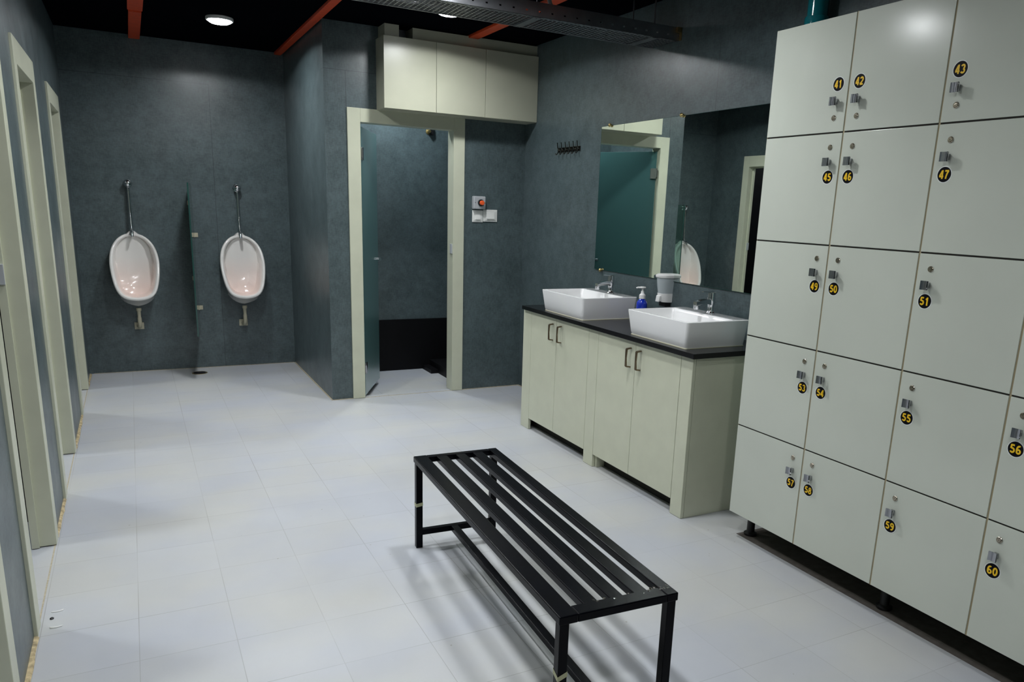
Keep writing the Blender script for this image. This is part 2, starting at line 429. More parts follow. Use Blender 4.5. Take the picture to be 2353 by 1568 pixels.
for z in (1.80, .185):
    hb = MB(); leafbox(hb, -.012, .05, .004, .014, z, z+.09); leafbox(hb, -.012, .05, -.014, -.004, z, z+.09); leafbox(hb, -.02, .0, -.02, .02, z+.015, z+.075)
    hb.build('hinge', M['chrome_dark'], leaf, bevel=.002)
hd = MB(); p = Vector((hx, hy, 0))+dv*(LEN-.07)
q = p+nv*.004
hd.tube([(q.x, q.y, 1.045), (q.x+nv.x*.04, q.y+nv.y*.04, 1.045)], .010, 12)
hd.tube([(q.x+nv.x*.035-dv.x*.03, q.y+nv.y*.035-dv.y*.03, 1.045), (q.x+nv.x*.035+dv.x*.035, q.y+nv.y*.035+dv.y*.035, 1.045)], .013, 12)
q2 = p-nv*.004
hd.tube([(q2.x, q2.y, 1.045), (q2.x-nv.x*.035, q2.y-nv.y*.035, 1.045)], .018, 12)
hd.build('door_handle', M['chrome'], leaf, smooth=True)
MB().box(xi1-.006, xi1+.001, .0, .04, 1.125, 1.20).build('strike_plate', M['grey_pl'], d1, bevel=.001)

# orange stripes on the ceiling ------------------------------------
SP = [('wide orange painted steel strip on black ceiling, left of the round lamp', .095, .175, 6.28, 7.32, .03),
      ('narrow orange painted steel strip on black ceiling, right of the round lamp', 1.196, 1.252, -1.5, 7.32, .02),
      ('orange painted steel strip on black ceiling above the wall cupboard', 2.295, 2.372, -1.5, 5.77, .02)]
for lab, x0, x1, y0, y1, h in SP:
    mb = MB(); mb.box(x0, x1, y0, y1, CEIL-h, CEIL)
    if h > .025: mb.box(x0-.006, x1+.006, -1.5, 6.28, CEIL-.02, CEIL)
    tag(mb.build('ceiling_strip', M['orange'], bevel=.002), lab, 'ceiling strip', 'orange strips on the black ceiling')

# ceiling lights ----------------------------------------------------
def make_lamp(glow):
    t = empty('ceiling_light')
    MB().lathe([(.0, 0), (.088, 0), (.092, -.004), (.092, -.020), (.086, -.024), (.080, -.022), (.080, -.006), (.0, -.006)], cap=False, seg=40).build('lamp_rim', M['white_pl'], t, smooth=True)
    MB().lathe([(.0, -.0065), (.079, -.0065), (.079, -.020), (.075, -.030), (.060, -.038), (.035, -.043), (.0, -.045)], cap=False, seg=40).build('lamp_diffuser', glow, t, smooth=True)
    return t
lamp0 = make_lamp(M['lampglow'])
LL = ['round white ceiling lamp glowing in front of the urinal wall', 'round white ceiling lamp half hidden behind the metal cable tray']
for i, (x, y) in enumerate(ROW):
    o = lamp0 if i == 0 else copy_tree(lamp0)
    o.location = (x, y, CEIL)
    lab = LL[i] if i < 2 else 'round white ceiling lamp above the near part of the room, beyond the picture; the nearest is added to brighten the lockers'
    tag(o, lab, 'ceiling lamp', 'round lamps on the black ceiling' if i < 2 else 'round lamps above the near part of the room')
lamp1 = make_lamp(M['lampglow2'])
for i, (x, y) in enumerate(STALL_LAMPS):
    o = lamp1 if i == 0 else (make_lamp(M['lampglow3']) if i == 4 else copy_tree(lamp1))
    o.location = (x, y, CEIL); tag(o, 'round ceiling lamp inside the cubicle with the frosted glass door' if i == 4 else 'round ceiling lamp inside a cubicle behind the left wall', 'ceiling lamp', None if i == 4 else 'round lamps in the left cubicles')

# cable tray ---------------------------------------------------------
ct = thing('cable_tray', 'perforated galvanised steel cable tray hung across the black ceiling', 'cable tray', (0, 0, 0))
TX0, TX1, TY0, TY1, TZ = -.36, 2.862, 3.83, 4.09, 2.468
mesh_b = MB()
px = .026; nx = int((TX1-TX0)/px); ny = int((TY1-TY0-.05)/px); bar = .007
for i in range(nx+1): mesh_b.box(TX0+i*px-bar/2, TX0+i*px+bar/2, TY0+.03, TY1-.01, TZ, TZ+.0015)
for j in range(ny+2):
    yy = TY0+.03+j*px
    if yy < TY1: mesh_b.box(TX0, TX1, yy-bar/2, yy+bar/2, TZ+.0003, TZ+.0018)
mesh_b.build('mesh_base', M['gal'], ct)
near = MB()
# near side wall with a row of slots: strips around the holes
hs = .075; n = int((TX1-TX0)/hs)
near.box(TX0, TX1, TY0, TY0+.0015, TZ, TZ+.022); near.box(TX0, TX1, TY0, TY0+.0015, TZ+.030, TZ+.07)
for i in range(n+1): near.box(TX0+i*hs, min(TX0+i*hs+hs-.012, TX1), TY0, TY0+.0015, TZ+.022, TZ+.030)
near.box(TX0, TX1, TY0, TY0+.012, TZ+.07, TZ+.0715)
# bottom flange with two staggered rows of small slots
near.box(TX0, TX1, TY0, TY0+.006, TZ, TZ+.0015); near.box(TX0, TX1, TY0+.013, TY0+.017, TZ, TZ+.0015); near.box(TX0, TX1, TY0+.024, TY0+.034, TZ, TZ+.0015)
for i in range(int((TX1-TX0)/.05)):
    near.box(TX0+i*.05, TX0+i*.05+.034, TY0+.006, TY0+.013, TZ, TZ+.0015); near.box(TX0+i*.05+.025, TX0+i*.05+.059, TY0+.017, TY0+.024, TZ, TZ+.0015)
near.build('side_wall', M['gal'], ct)
far = MB(); far.box(TX0, TX1, TY1-.0015, TY1, TZ, TZ+.07); far.box(TX0, TX1, TY1-.012, TY1, TZ+.07, TZ+.0715); far.box(TX0, TX1, TY1-.012, TY1, TZ-.0015, TZ)
far.build('side_wall', M['gal'], ct)
for x in (-.1, .85, 1.95, 2.70):
    for y in (TY0+.02, TY1-.02): MB().tube([(x, y, TZ-.006), (x, y, CEIL)], .004, 8).build('hanger_rod', M['gal'], ct)
    MB().box(x-.02, x+.02, TY0+.005, TY1-.005, TZ-.004, TZ-.0005).build('hanger_bar', M['gal'], ct)
br = MB(); br.box(2.835, XR, TY0-.022, TY0-.002, TZ+.040, TZ+.068); br.box(2.862, XR, TY0-.022, TY0-.002, TZ-.0, TZ+.068)
tag(br.build('wall_bracket', M['brass'], ct), 'yellowish end bracket')
cb = MB(); pts = []
for k in range(25):
    t_ = k/24; pts.append((1.72+.33*t_, 3.92-.04*t_, TZ+.078+.17*math.sin(PI*t_)**.8 if 0 < t_ < 1 else TZ+.076))
tag(cb.tube(pts, .011, 10).build('power_cable', M['cable'], smooth=True), 'pale grey cable looping up out of the metal cable tray', 'cable')

# teal pipe -----------------------------------------------------------
pp = thing('drain_pipe', 'glossy teal vertical pipe rising behind the top of the lockers', 'pipe', (2.80, 2.73, 0))
MB().tube([(0, 0, .02), (0, 0, CEIL)], .046, 24).build('pipe_length', M['teal'], pp, smooth=True)
MB().lathe([(.0, 0), (.053, 0), (.055, .004), (.055, .09), (.053, .094), (.0, .094)], seg=24, cap=False).build('pipe_socket', M['teal'], pp, smooth=True, loc=(0, 0, 2.29))
MB().lathe([(.0, 0), (.053, 0), (.055, .004), (.055, .06), (.0, .06)], seg=24, cap=False).build('pipe_socket', M['teal'], pp, smooth=True, loc=(0, 0, 0))

# overhead cabinet -----------------------------------------------------
oc = thing('wall_cupboard', 'long pale three-door cupboard fixed high above the cubicle doorway', 'cupboard', (1.646, YD, 2.153))
W_ = XR-1.646; D_ = YD-5.609; H_ = 2.634-2.153
MB().box(0, W_, -D_, 0, .0, H_).build('body', M['olive_cab'], oc, bevel=.001)
dv_ = [0, 2.037-1.646, 2.4255-1.646, W_]
for i in range(3):
    MB().box(dv_[i]+.0015, dv_[i+1]-.0015, -D_-.018, -D_-.001, .002, H_).build('door', M['olive_cab'], oc, bevel=.0015)
MB().box(.018, .122, -D_+.012, 0, H_, CEIL-2.153-.004).build('filler_panel', M['olive_cab'], oc)
MB().box(.222, W_, -D_+.012, 0, H_+.001, CEIL-2.153-.008).build('filler_panel', M['olive_cab'], oc)

# call button and switches ----------------------------------------------
cbx = thing('call_button', 'grey square box with a round orange push button above the switches', 'call button', (2.4555, YD, 1.528))
MB().box(-.052, .052, -.045, 0, -.050, .050).build('housing', M['grey_pl'], cbx, bevel=.008, seg=3)
MB().lathe([(0, .045), (.026, .045), (.026, .053), (.022, .055), (0, .055)], axis='-y', seg=32, cap=False).build('button_collar', M['black_pl'], cbx, smooth=True, loc=(.008, 0, .0))
MB().lathe([(0, .054), (.018, .054), (.018, .070), (.015, .074), (0, .075)], axis='-y', seg=32, cap=False).build('push_button', M['btn'], cbx, smooth=True, loc=(.012, 0, .0))
for s_ in (-.038, .042): MB().lathe([(0, .045), (.003, .045), (.003, .0465), (0, .0465)], axis='-y', seg=10, cap=False).build('screw', M['black_pl'], cbx, loc=(s_, 0, 0))
def switch(x0, x1, z0, z1, kx, kz, lab):
    s = thing('wall_switch', lab, 'switch', ((x0+x1)/2, YD, (z0+z1)/2), group='switch plates beside the cubicle doorway')
    hw, hh = (x1-x0)/2, (z1-z0)/2
    MB().box(-hw, hw, -.008, 0, -hh, hh).build('plate', M['switch_pl'], s, bevel=.003)
    MB().box(-hw*.8, hw*.8, -.011, -.007, -hh*.8, hh*.8).build('inner_frame', M['switch_pl'], s, bevel=.002)
    r = MB(); r.add([(-kx, -.010, -kz), (kx, -.010, -kz), (kx, -.010, kz), (-kx, -.010, kz), (-kx, -.019, -kz), (kx, -.019, -kz), (kx, -.013, kz), (-kx, -.013, kz)],
          [(0, 3, 2, 1), (4, 5, 6, 7), (0, 1, 5, 4), (1, 2, 6, 5), (2, 3, 7, 6), (3, 0, 4, 7)])
    r.build('rocker', M['switch_pl'], s, bevel=.0015)
switch(2.408, 2.500, 1.376, 1.470, .022, .026, 'narrower white switch plate directly below the grey button box')
switch(2.503, 2.626, 1.382, 1.477, .034, .026, 'wider white switch plate to the right of the other switch')

# coat hooks ---------------------------------------------------------------
ch = thing('coat_hook_rail', 'small chrome rail of coat hooks on the slate wall left of the mirror', 'coat hooks', (XR, 5.06, 1.93))
MB().box(-.006, 0, -.165, .165, -.018, .016).build('rail', M['hook'], ch, bevel=.002)
for k in range(6):
    y = -.145+k*.058
    h = MB(); h.lathe([(0, .006), (.009, .006), (.009, .012), (0, .013)], axis='-x', c=(0, y, 0), seg=12, cap=False)
    h.tube([(-.008, y, .0), (-.016, y, .012), (-.019, y, .034), (-.022, y, .052)], [.0045, .004, .0036, .0042], 8)
    h.tube([(-.008, y, -.002), (-.014, y, -.018), (-.022, y, -.032), (-.030, y, -.034), (-.034, y, -.024)], [.0042, .004, .0038, .0038, .0042], 8)
    h.build('hook', M['hook'], ch, smooth=True)

# mirror ---------------------------------------------------------------------
mr_ = thing('wall_mirror', 'wide frameless mirror clipped to the slate wall above the basins', 'mirror', (XR, 3.7375, 1.105))
MB().box(-.006, -.001, -.8775, .8775, 0, .948).build('mirror_plate', [M['mirror']], mr_)
e = MB(); e.box(-.0062, -.0005, .8775, .8795, 0, .948); e.box(-.0062, -.0005, -.8795, -.8775, 0, .948); e.box(-.0062, -.0005, -.8795, .8795, -.002, 0); e.box(-.0062, -.0005, -.8795, .8795, .948, .9495)
tag(e.build('mirror_edge', M['glass_edge'], mr_), 'greenish polished edge')
for y, z in ((.765, .951), (0, .951), (-.765, .951), (.79, -.004), (-.765, -.004), (.0, -.004)):
    MB().lathe([(0, 0), (.008, 0), (.008, .010), (.012, .012), (.012, .018), (.006, .024), (0, .025)], axis='-x', c=(0, y, z), seg=16, cap=False).build('mirror_clip', M['brass'], mr_, smooth=True)

# vanity units -----------------------------------------------------------------
XV = 2.333; ZT = .829
def handle(parent, y, side):
    h = MB(); w0 = .006
    # bow pull: tapered bar between two foot arms
    prof = [(-.002, .052), (-.030, .048), (-.032, .0), (-.030, -.048), (-.002, -.052)]
    for k in range(len(prof)-1):
        (xa, za), (xb, zb) = prof[k], prof[k+1]
        wa = .0075 if abs(za) > .04 else .0045; wb = .0075 if abs(zb) > .04 else .0045; t = .0035
        d = Vector((xb-xa, 0, zb-za)).normalized(); nn = Vector((d.z, 0, -d.x))*t
        vs = []
        for (x, z, ww) in ((xa, za, wa), (xb, zb, wb)):
            for sx in (-1, 1):
                for sy in (-1, 1): vs.append((x+nn.x*sx, y+sy*ww, z+nn.z*sx))
        h.add(vs, [(0, 1, 3, 2), (4, 6, 7, 5), (0, 4, 5, 1), (2, 3, 7, 6), (0, 2, 6, 4), (1, 5, 7, 3)])
    h.build('handle', M['bronze'], parent, bevel=.001, loc=(0, 0, .735))
def vanity(y0, y1, posts, seams, hys, lab):
    t = thing('vanity_cabinet', lab, 'cabinet', (XV, (y0+y1)/2, 0), group='cabinets under the black worktop')
    c = (y0+y1)/2; D = XR-XV-.002
    pm = MB()
    for a, b_ in posts: MB().box(0, .02, a-c, b_-c, .001, ZT).build('post', M['olive'], t, bevel=.002)
    body = MB()
    body.box(.021, D, y0-c+.0, y0-c+.018, .001, ZT); body.box(.021, D, y1-c-.018, y1-c, .001, ZT)
    body.box(.021, D, y0-c+.018, y1-c-.018, .085, .103); body.box(D-.01, D, y0-c+.018, y1-c-.018, .103, ZT); body.box(.021, D, y0-c+.018, y1-c-.018, ZT-.02, ZT-.002)
    body.build('carcass', M['olive'], t)
    MB().box(.075, .090, y0-c+.019, y1-c-.019, .0015, .084).build('dark_under_board', M['dark_gap'], t)  # dark board set back in the opening below the doors
    for i in range(2):
        a, b_ = seams[i], seams[i+1]
        dd = MB().box(0, .018, a-c+.0015, b_-c-.0015, .079, ZT-.003).build('door', M['olive'], t, bevel=.0015)
        handle(dd, hys[i]-c, 1)
    return t
vanity(3.680, 4.653, [(3.681, 3.786), (4.536, 4.653)], [3.787, 4.183, 4.535], [4.119, 4.228], 'pale olive two-door vanity cabinet under the far basin')
vanity(2.821, 3.679, [(2.821, 2.911)], [2.912, 3.303, 3.6795], [3.252, 3.345], 'pale olive two-door vanity cabinet under the near basin')
wtp = MB().box(2.310, XR-.001, 2.793, 4.640, ZT+.0005, ZT+.026).build('worktop', M['stone'], bevel=.002)
tag(wtp, 'long thin black granite worktop lying on the olive vanity cabinets', 'worktop')
WZ = ZT+.026

# basins -------------------------------------------------------------------------
def rr(x0, x1, y0, y1, z, r, n=5):
    pts = []
    for cx, cy, a0 in ((x1-r, y1-r, 0), (x0+r, y1-r, 90), (x0+r, y0+r, 180), (x1-r, y0+r, 270)):
        for k in range(n+1):
            a = math.radians(a0+90*k/n); pts.append((cx+r*math.cos(a), cy+r*math.sin(a), z))
    return pts
def basin(lab):
    t = thing('wash_basin', lab, 'wash basin', (2.53, 4.14, WZ), group='white basins on the black worktop')
    H = .136; a = MB()
    L = [rr(-.178, .197, -.236, .244, .002, .014), rr(-.184, .198, -.240, .248, .02, .016), rr(-.200, .200, -.262, .262, H-.006, .018), rr(-.200, .200, -.262, .262, H-.002, .018),
         rr(-.197, .197, -.259, .259, H, .016), rr(-.189, .104, -.250, .250, H, .016), rr(-.186, .101, -.247, .247, H-.003, .016),
         rr(-.178, .094, -.238, .238, H-.05, .02), rr(-.166, .080, -.222, .222, .030, .03), rr(-.14, .055, -.19, .19, .020, .04), rr(-.03, -.01+.03, -.03, .03, .016, .02)]
    a.loops(L)
    a.build('bowl', M['ceramic'], t, smooth=True)
    MB().loops([rr(-.181, .199, -.239, .247, .0, .014), rr(-.181, .199, -.239, .247, .0024, .014)]).build('sealant_bead', M['bead'], t)
    MB().lathe([(0, .0165), (.022, .0165), (.022, .020), (.008, .022), (0, .021)], seg=20, cap=False, c=(-.005, 0, 0)).build('drain_plug', M['chrome'], t, smooth=True)
    return t
b1 = basin('white rectangular basin on the far half of the worktop')
b2 = copy_tree(b1); b2.location = (2.535, 3.150, WZ); b2['label'] = 'white rectangular basin on the near half of the worktop, beside the lockers'

def tap(lab):
    t = thing('basin_tap', lab, 'tap', (2.680, 4.118, WZ+.136), group='chrome taps on the basins')
    MB().lathe([(0, 0), (.026, 0), (.026, .004), (.022, .008), (.018, .016), (.0175, .044), (.0215, .058), (.0215, .085), (0, .085)], seg=24, cap=False).build('tap_body', M['chrome'], t, smooth=True)
    sp = MB(); sp.loops([[(-.008+x, y*ww, z*hh+zc) for y, z in ((-1, -1), (1, -1), (1.1, 0), (1, 1), (-1, 1), (-1.1, 0))] for x, ww, hh, zc in
                     ((0, .016, .014, .060), (-.03, .015, .012, .064), (-.07, .014, .011, .060), (-.100, .014, .011, .052))])
    sp.build('spout', M['chrome'], t, smooth=True)
    MB().lathe([(0, 0), (.014, 0), (.014, -.022), (.011, -.026), (0, -.026)], seg=16, cap=False, c=(-.100, 0, .050)).build('aerator', M['chrome'], t, smooth=True)
    lv = MB(); lv.lathe([(0, .086), (.021, .086), (.020, .110), (0, .114)], seg=24, cap=False)
    lv.loops([[(x, -ww, z0), (x, ww, z0), (x, ww, z0+th_), (x, -ww, z0+th_)] for x, ww, z0, th_ in ((.012, .010, .106, .008), (-.02, .010, .110, .005), (-.062, .008, .114, .0035))])
    lv.build('lever', M['chrome'], t, smooth=True)
    return t
t1 = tap('chrome single-lever tap on the far basin')
t2 = copy_tree(t1); t2.location = (2.692, 3.150, WZ+.136); t2['label'] = 'chrome single-lever tap on the near basin'

# soap dispenser and bottle
sd = thing('soap_dispenser', 'translucent grey wall soap dispenser with white lid between the basins', 'soap dispenser', (XR, 3.758, .972))
def seat(z, hw, d): return [(-d*math.cos(a)**.6 if math.cos(a) > 0 else 0, hw*math.sin(a), z) for a in [math.radians(-90+180*k/16) for k in range(17)]]
MB().loops([seat(.055, .045, .066), seat(.10, .049, .074), seat(.152, .053, .080)]).build('reservoir', M['smoke'], sd, smooth=True)
MB().loops([seat(.150, .056, .084), seat(.158, .058, .088), seat(.166, .057, .086), seat(.172, .048, .074)]).build('lid', M['white_pl'], sd, smooth=True)
MB().loops([seat(.0, .040, .052), seat(.004, .044, .062), seat(.05, .046, .068), seat(.056, .046, .068)]).build('base', M['white_pl'], sd, smooth=True)
MB().loops([[(-.060, -.020, .008), (-.060, .020, .008), (-.060, .020, .044), (-.060, -.020, .044)], [(-.080, -.018, .004), (-.080, .018, .004), (-.074, .018, .042), (-.074, -.018, .042)]]).build('push_lever', M['white_pl'], sd, bevel=.003)
MB().box(-.04, 0, -.03, .03, -.022, -.001).build('shadow_block', M['black_pl'], sd)  # black block standing in for the shadow below the dispenser
pb = thing('pump_bottle', 'cobalt blue pump bottle standing on the worktop between the basins', 'bottle', (2.66, 3.735, WZ))
MB().lathe([(0, 0), (.031, 0), (.033, .004), (.033, .11), (.031, .125), (.022, .138), (.016, .144), (.016, .150), (0, .150)], seg=28, cap=False).build('bottle_body', M['blue'], pb, smooth=True)
MB().lathe([(0, .146), (.019, .146), (.019, .168), (.014, .172), (.010, .178), (.009, .190), (0, .19)], seg=24, cap=False).build('cap', M['white_pl'], pb, smooth=True)
ph = MB(); ph.lathe([(0, .188), (.006, .188), (.006, .205), (.018, .208), (.020, .212), (.017, .216), (0, .217)], seg=20, cap=False); ph.tube([(0, 0, .211), (-.02, .022, .210), (-.026, .028, .206)], .005, 8)
ph.build('pump_head', M['white_pl'], pb, smooth=True)

# lockers --------------------------------------------------------------------------
LX = 2.415
YS = [2.564, 2.158, 1.758, 1.363, .963]; ZS = [.130, .561, .981, 1.402, 1.827, 2.251]
lk = thing('locker_bank', 'tall grey-white locker bank with numbered doors in five rows along the right wall', 'lockers', (LX, 1.7635, 0))
LC = 1.7635
bd = MB(); bd.box(.020, XR-LX-.002, .963-LC, 2.564-LC, .130, 2.251)
bd.build('body', M['locker'], lk)
eg = MB()
for i in range(5): eg.box(.003, .021, YS[i]-LC-.0034 if i else YS[0]-LC-.002, YS[i]-LC+.0034 if i else YS[0]-LC, .131, 2.250)
tag(eg.build('edge_band', M['locker_edge'], lk), 'brown edging in the gaps between the doors')
eh = MB()
for z in ZS[1:-1]: eh.box(.004, .021, .963-LC, 2.562-LC, z-.0036, z+.0036)
eh.build('shelf_gap', M['dark_gap'], lk)
def arc(cx, cy, rx, ry, a0, a1, n=12):
    return [(cx+rx*math.cos(math.radians(a0+(a1-a0)*k/n)), cy+ry*math.sin(math.radians(a0+(a1-a0)*k/n))) for k in range(n+1)]
# bold grotesque figures as centre-line strokes, cap height 1, width about .56
DIG = {'0': [arc(.28, .5, .20, .42, 0, 360, 28)],
       '1': [[(.10, .72), (.22, .80), (.31, .96)], [(.30, 1.0), (.30, 0)]],
       '2': [arc(.28, .70, .19, .22, 165, -35, 14)+[(.30, .36), (.12, .20), (.08, .085)], [(.04, .085), (.50, .085)]],
       '3': [arc(.26, .715, .18, .20, 160, -85, 14), arc(.26, .285, .20, .21, 85, -160, 14)],
       '4': [[(.38, 1.0), (.38, 0)], [(.345, .92), (.06, .32)], [(.0, .28), (.54, .28)]],
       '5': [[(.47, .915), (.13, .915)], [(.145, .97), (.10, .50)], arc(.27, .32, .20, .235, 125, -155, 16)],
       '6': [arc(.29, .30, .19, .215, 0, 360, 22), [(.10, .32)]+arc(.33, .50, .235, .42, 185, 65, 12)],
       '7': [[(.03, .915), (.52, .915)], [(.47, .90), (.32, .62), (.23, .30), (.20, 0)]],
       '8': [arc(.28, .72, .165, .195, 0, 360, 20), arc(.28, .285, .20, .21, 0, 360, 22)],
       '9': [arc(.27, .70, .19, .215, 0, 360, 22), [(.46, .68)]+arc(.23, .50, .235, .42, 5, -115, 12)]}
def text_mesh(txt, size):
    T = .10; vs = []; fs = []; x0 = -.61
    for ch_ in txt:
        for li, line in enumerate(DIG[ch_]):
            P = [Vector((p[0], p[1])) for p in line]; base = len(vs)
            for i, p in enumerate(P):
                d = (P[min(i+1, len(P)-1)]-P[max(i-1, 0)])
                if (P[0]-P[-1]).length < 1e-4 and i in (0, len(P)-1): d = P[1]-P[-2]
                d.normalize(); nn_ = Vector((-d.y, d.x))*T
                for q_ in (p+nn_, p-nn_): vs.append(((q_.x+x0)*size, (q_.y-.5)*size, .00003*li+.0002))
            fs += [(base+2*i, base+2*i+1, base+2*i+3, base+2*i+2) for i in range(len(P)-1)]
        x0 += .66
    return vs, fs
knob_me = None
def knob(parent, y, z):
    k = MB()
    # pillow-shaped chrome pull: concave front, narrow neck
    k.loops([[(-x, y+sy*hw, z+sz*hh) for sy, sz in ((-1, -1), (1, -1), (1, 1), (-1, 1))] for x, hw, hh in ((0, .007, .010), (.012, .006, .009), (.016, .012, .014), (.022, .0135, .0155))], cap1=False)
    o = [(-.022, y-.0135, z), (-.022, y+.0135, z)]
    n = 6; rings = []
    for i in range(n+1):
        u = -1+2*i/n; rings.append([(-.022-.004*u*u, y+u*.0135, z+.0155), (-.022-.004*u*u, y+u*.0135, z-.0155)])
    vs = [p for r_ in rings for p in r_]; k.add(vs, [(2*i, 2*i+1, 2*i+3, 2*i+2) for i in range(n)])
    k.add([(-.022, y-.0135, z-.0155), (-.022, y+.0135, z-.0155)]+[rings[i][1] for i in range(n, -1, -1)], [tuple(range(n+3))])
    k.add([(-.022, y-.0135, z+.0155), (-.022, y+.0135, z+.0155)]+[rings[i][0] for i in range(n, -1, -1)], [tuple(range(n+3))])
    k.build('knob', M['chrome_dark'], parent)
num = 41
for r_ in range(5):
    zi = 4-r_; z0, z1 = ZS[zi], ZS[zi+1]
    for c_ in range(4):
        y1, y0 = YS[c_], YS[c_+1]
        g = .0032
        d = MB().box(0, .018, y0-LC+g, y1-LC-(g if c_ else .001), z0+.003, z1-.003).build('door', M['locker'], lk, bevel=.0012)
        d['label'] = 'door numbered %d' % num
        yk = (y0+.054) if c_ == 0 else (y1-.052)
        yk -= LC
        if r_ == 0: lz, kz, sz = z0+.054, z0+.113, z0+.176 if c_ < 2 else z0+.165
        else: lz, kz, sz = z1-.054, z1-.109, z1-.165
        if r_ == 0 and c_ > 1: kz = z0+.107
        kb = MB().lathe([(0, 0), (.0105, 0), (.0105, .002), (.009, .0035), (.0075, .0035), (.0065, .002), (.0065, .004), (.002, .0042), (.002, .0025), (0, .0025)], axis='-x', c=(0, yk, lz), seg=20, cap=False)
        kb.build('key_lock', M['nickel'], d, smooth=True)
        kc = yk + (-.004 if c_ == 0 else .0)
        knob(d, kc, kz)
        s = MB(); ys_ = yk-.004 if c_ == 0 else yk+.004
        s.lathe([(0, 0), (.0275, 0), (.0275, .0004), (0, .0004)], axis='-x', c=(0, ys_, sz), seg=40, cap=False, mi=0)
        s.lathe([(0, .0004), (.0248, .0004), (.0248, .0006), (0, .0006)], axis='-x', c=(0, ys_, sz), seg=40, cap=False, mi=1)
        vs, fs = text_mesh(str(num), .0285)
        s.add([(-.0009-v[2], ys_-v[0], sz+v[1]) for v in vs], fs, 2)
        s.build('number_sticker', [M['sticker_rim'], M['sticker'], M['digits']], d)
        num += 1
for y in (2.530, 1.765, 1.0):
    f = MB().lathe([(0, 0), (.030, 0), (.031, .004), (.031, .012), (.019, .020), (.018, .09), (.026, .10), (.026, .130), (0, .130)], seg=24, cap=False)
    for x in (.118, .40): 
        o = MB().lathe([(0, 0.0015), (.030, 0.0015), (.031, .004), (.031, .012), (.019, .020), (.018, .09), (.026, .10), (.026, .130), (0, .130)], seg=24, cap=False, c=(x, y-LC, 0)).build('foot', M['black_pl'], lk, smooth=True)

# bench ------------------------------------------------------------------------------
bn = thing('slatted_bench', 'low black steel slatted bench standing on the pale floor', 'bench', (1.169, 2.318, 0), math.radians(-2.8))
BT = .425; HW = .192; HL = .727
slx = [(-.194, -.136), (-.097, -.050), (-.010, .034), (.070, .116), (.155, .194)]
for i, (a, b_) in enumerate(slx):
    if i in (0, 4): MB().box(a, b_, -HL, HL, BT-.026, BT).build('side_rail', M['bench'], bn, bevel=.003)
    else: MB().box(a, b_, -HL+.03, HL-.03, BT-.026, BT-.001).build('slat', M['bench'], bn, bevel=.003)
for s_ in (-1, 1):
    ya, yb = (HL-.030, HL) if s_ > 0 else (-HL, -HL+.050)
    MB().box(-.136, .155, ya, yb, BT-.026, BT-.0005).build('end_rail', M['bench'], bn, bevel=.003)
LG = .029
for sx in (-1, 1):
    for sy in (-1, 1):
        x = sx*(HW-LG/2-.002); y = sy*(HL-LG/2-.004)
        lg = MB().box(x-LG/2, x+LG/2, y-LG/2, y+LG/2, .001, BT-.026).build('leg', M['bench'], bn, bevel=.002)
        if sx < 0:
            z = .199 if sy > 0 else .235
            tp = MB(); g = LG/2+.0006; tz = [z, z+.016]
            vs = [(x+a*g, y+b_*g, zz+(.006*(a+b_) if sy < 0 else .002*a)) for zz in tz for a, b_ in ((-1, -1), (1, -1), (1, 1), (-1, 1))]
            tp.add(vs, [(0, 1, 5, 4), (1, 2, 6, 5), (2, 3, 7, 6), (3, 0, 4, 7)]); tag(tp.build('tape_band', M['tape'], lg), 'pale tape wrapped round the leg')
for sy in (-1, 1):
    y = sy*(HL-LG/2-.004)
    MB().box(-HW+.03, HW-.03, y-.013, y+.013, .060, .086).build('cross_bar', M['bench'], bn, bevel=.002)
MB().box(-.028, .004, -HL+.02, HL-.02, .061, .085).build('long_bar', M['bench'], bn, bevel=.002)
wl = MB()
for i in range(26):
    x = .186-.05*random.random()*(1 if i < 18 else 5); y = -HL+.035+random.random()*.02
    wl.lathe([(0, -.001), (.003+.003*random.random(), .0003), (.002, .0013), (0, .0017)], c=(max(x, -.13), y, BT-.001), seg=6, cap=False)
tag(wl.build('weld_bead', M['weld'], bn, smooth=True), 'lumpy weld at the near corner')

# urinals -----------------------------------------------------------------------------
WTAB = [(.640, 0), (.644, .050), (.652, .083), (.665, .108), (.69, .134), (.73, .152), (.78, .165), (.85, .177), (.93, .183), (1.0, .178), (1.06, .162), (1.11, .134), (1.145, .100), (1.165, .066), (1.174, .035), (1.178, 0)]
def rim_curve():
    right = [(w_, z) for z, w_ in WTAB]
    # resample by arc length
    def resamp(pts, n):
        d = [0]
        for i in range(1, len(pts)): d.append(d[-1]+math.dist(pts[i], pts[i-1]))
        out = []
        for k in range(n+1):
            s_ = d[-1]*k/n; i = max(j for j in range(len(d)) if d[j] <= s_+1e-9); i = min(i, len(pts)-2)
            t_ = (s_-d[i])/(d[i+1]-d[i]); out.append((pts[i][0]+(pts[i+1][0]-pts[i][0])*t_, pts[i][1]+(pts[i+1][1]-pts[i][1])*t_))
        return out
    r_ = resamp(right, 28)
    for _ in range(2): r_ = [r_[0]]+[((r_[i-1][0]+2*r_[i][0]+r_[i+1][0])/4, (r_[i-1][1]+2*r_[i][1]+r_[i+1][1])/4) for i in range(1, len(r_)-1)]+[r_[-1]]
    return r_ + [(-x, z) for x, z in reversed(r_[1:-1])]
def dep(z):
    T = [(.60, .275), (.66, .270), (.72, .255), (.80, .225), (.90, .185), (1.0, .145), (1.1, .105), (1.18, .065), (1.3, .06)]
    for (a, da), (b_, db) in zip(T, T[1:]):
        if z <= b_: return da+(db-da)*max(0, (z-a))/(b_-a)
    return .06
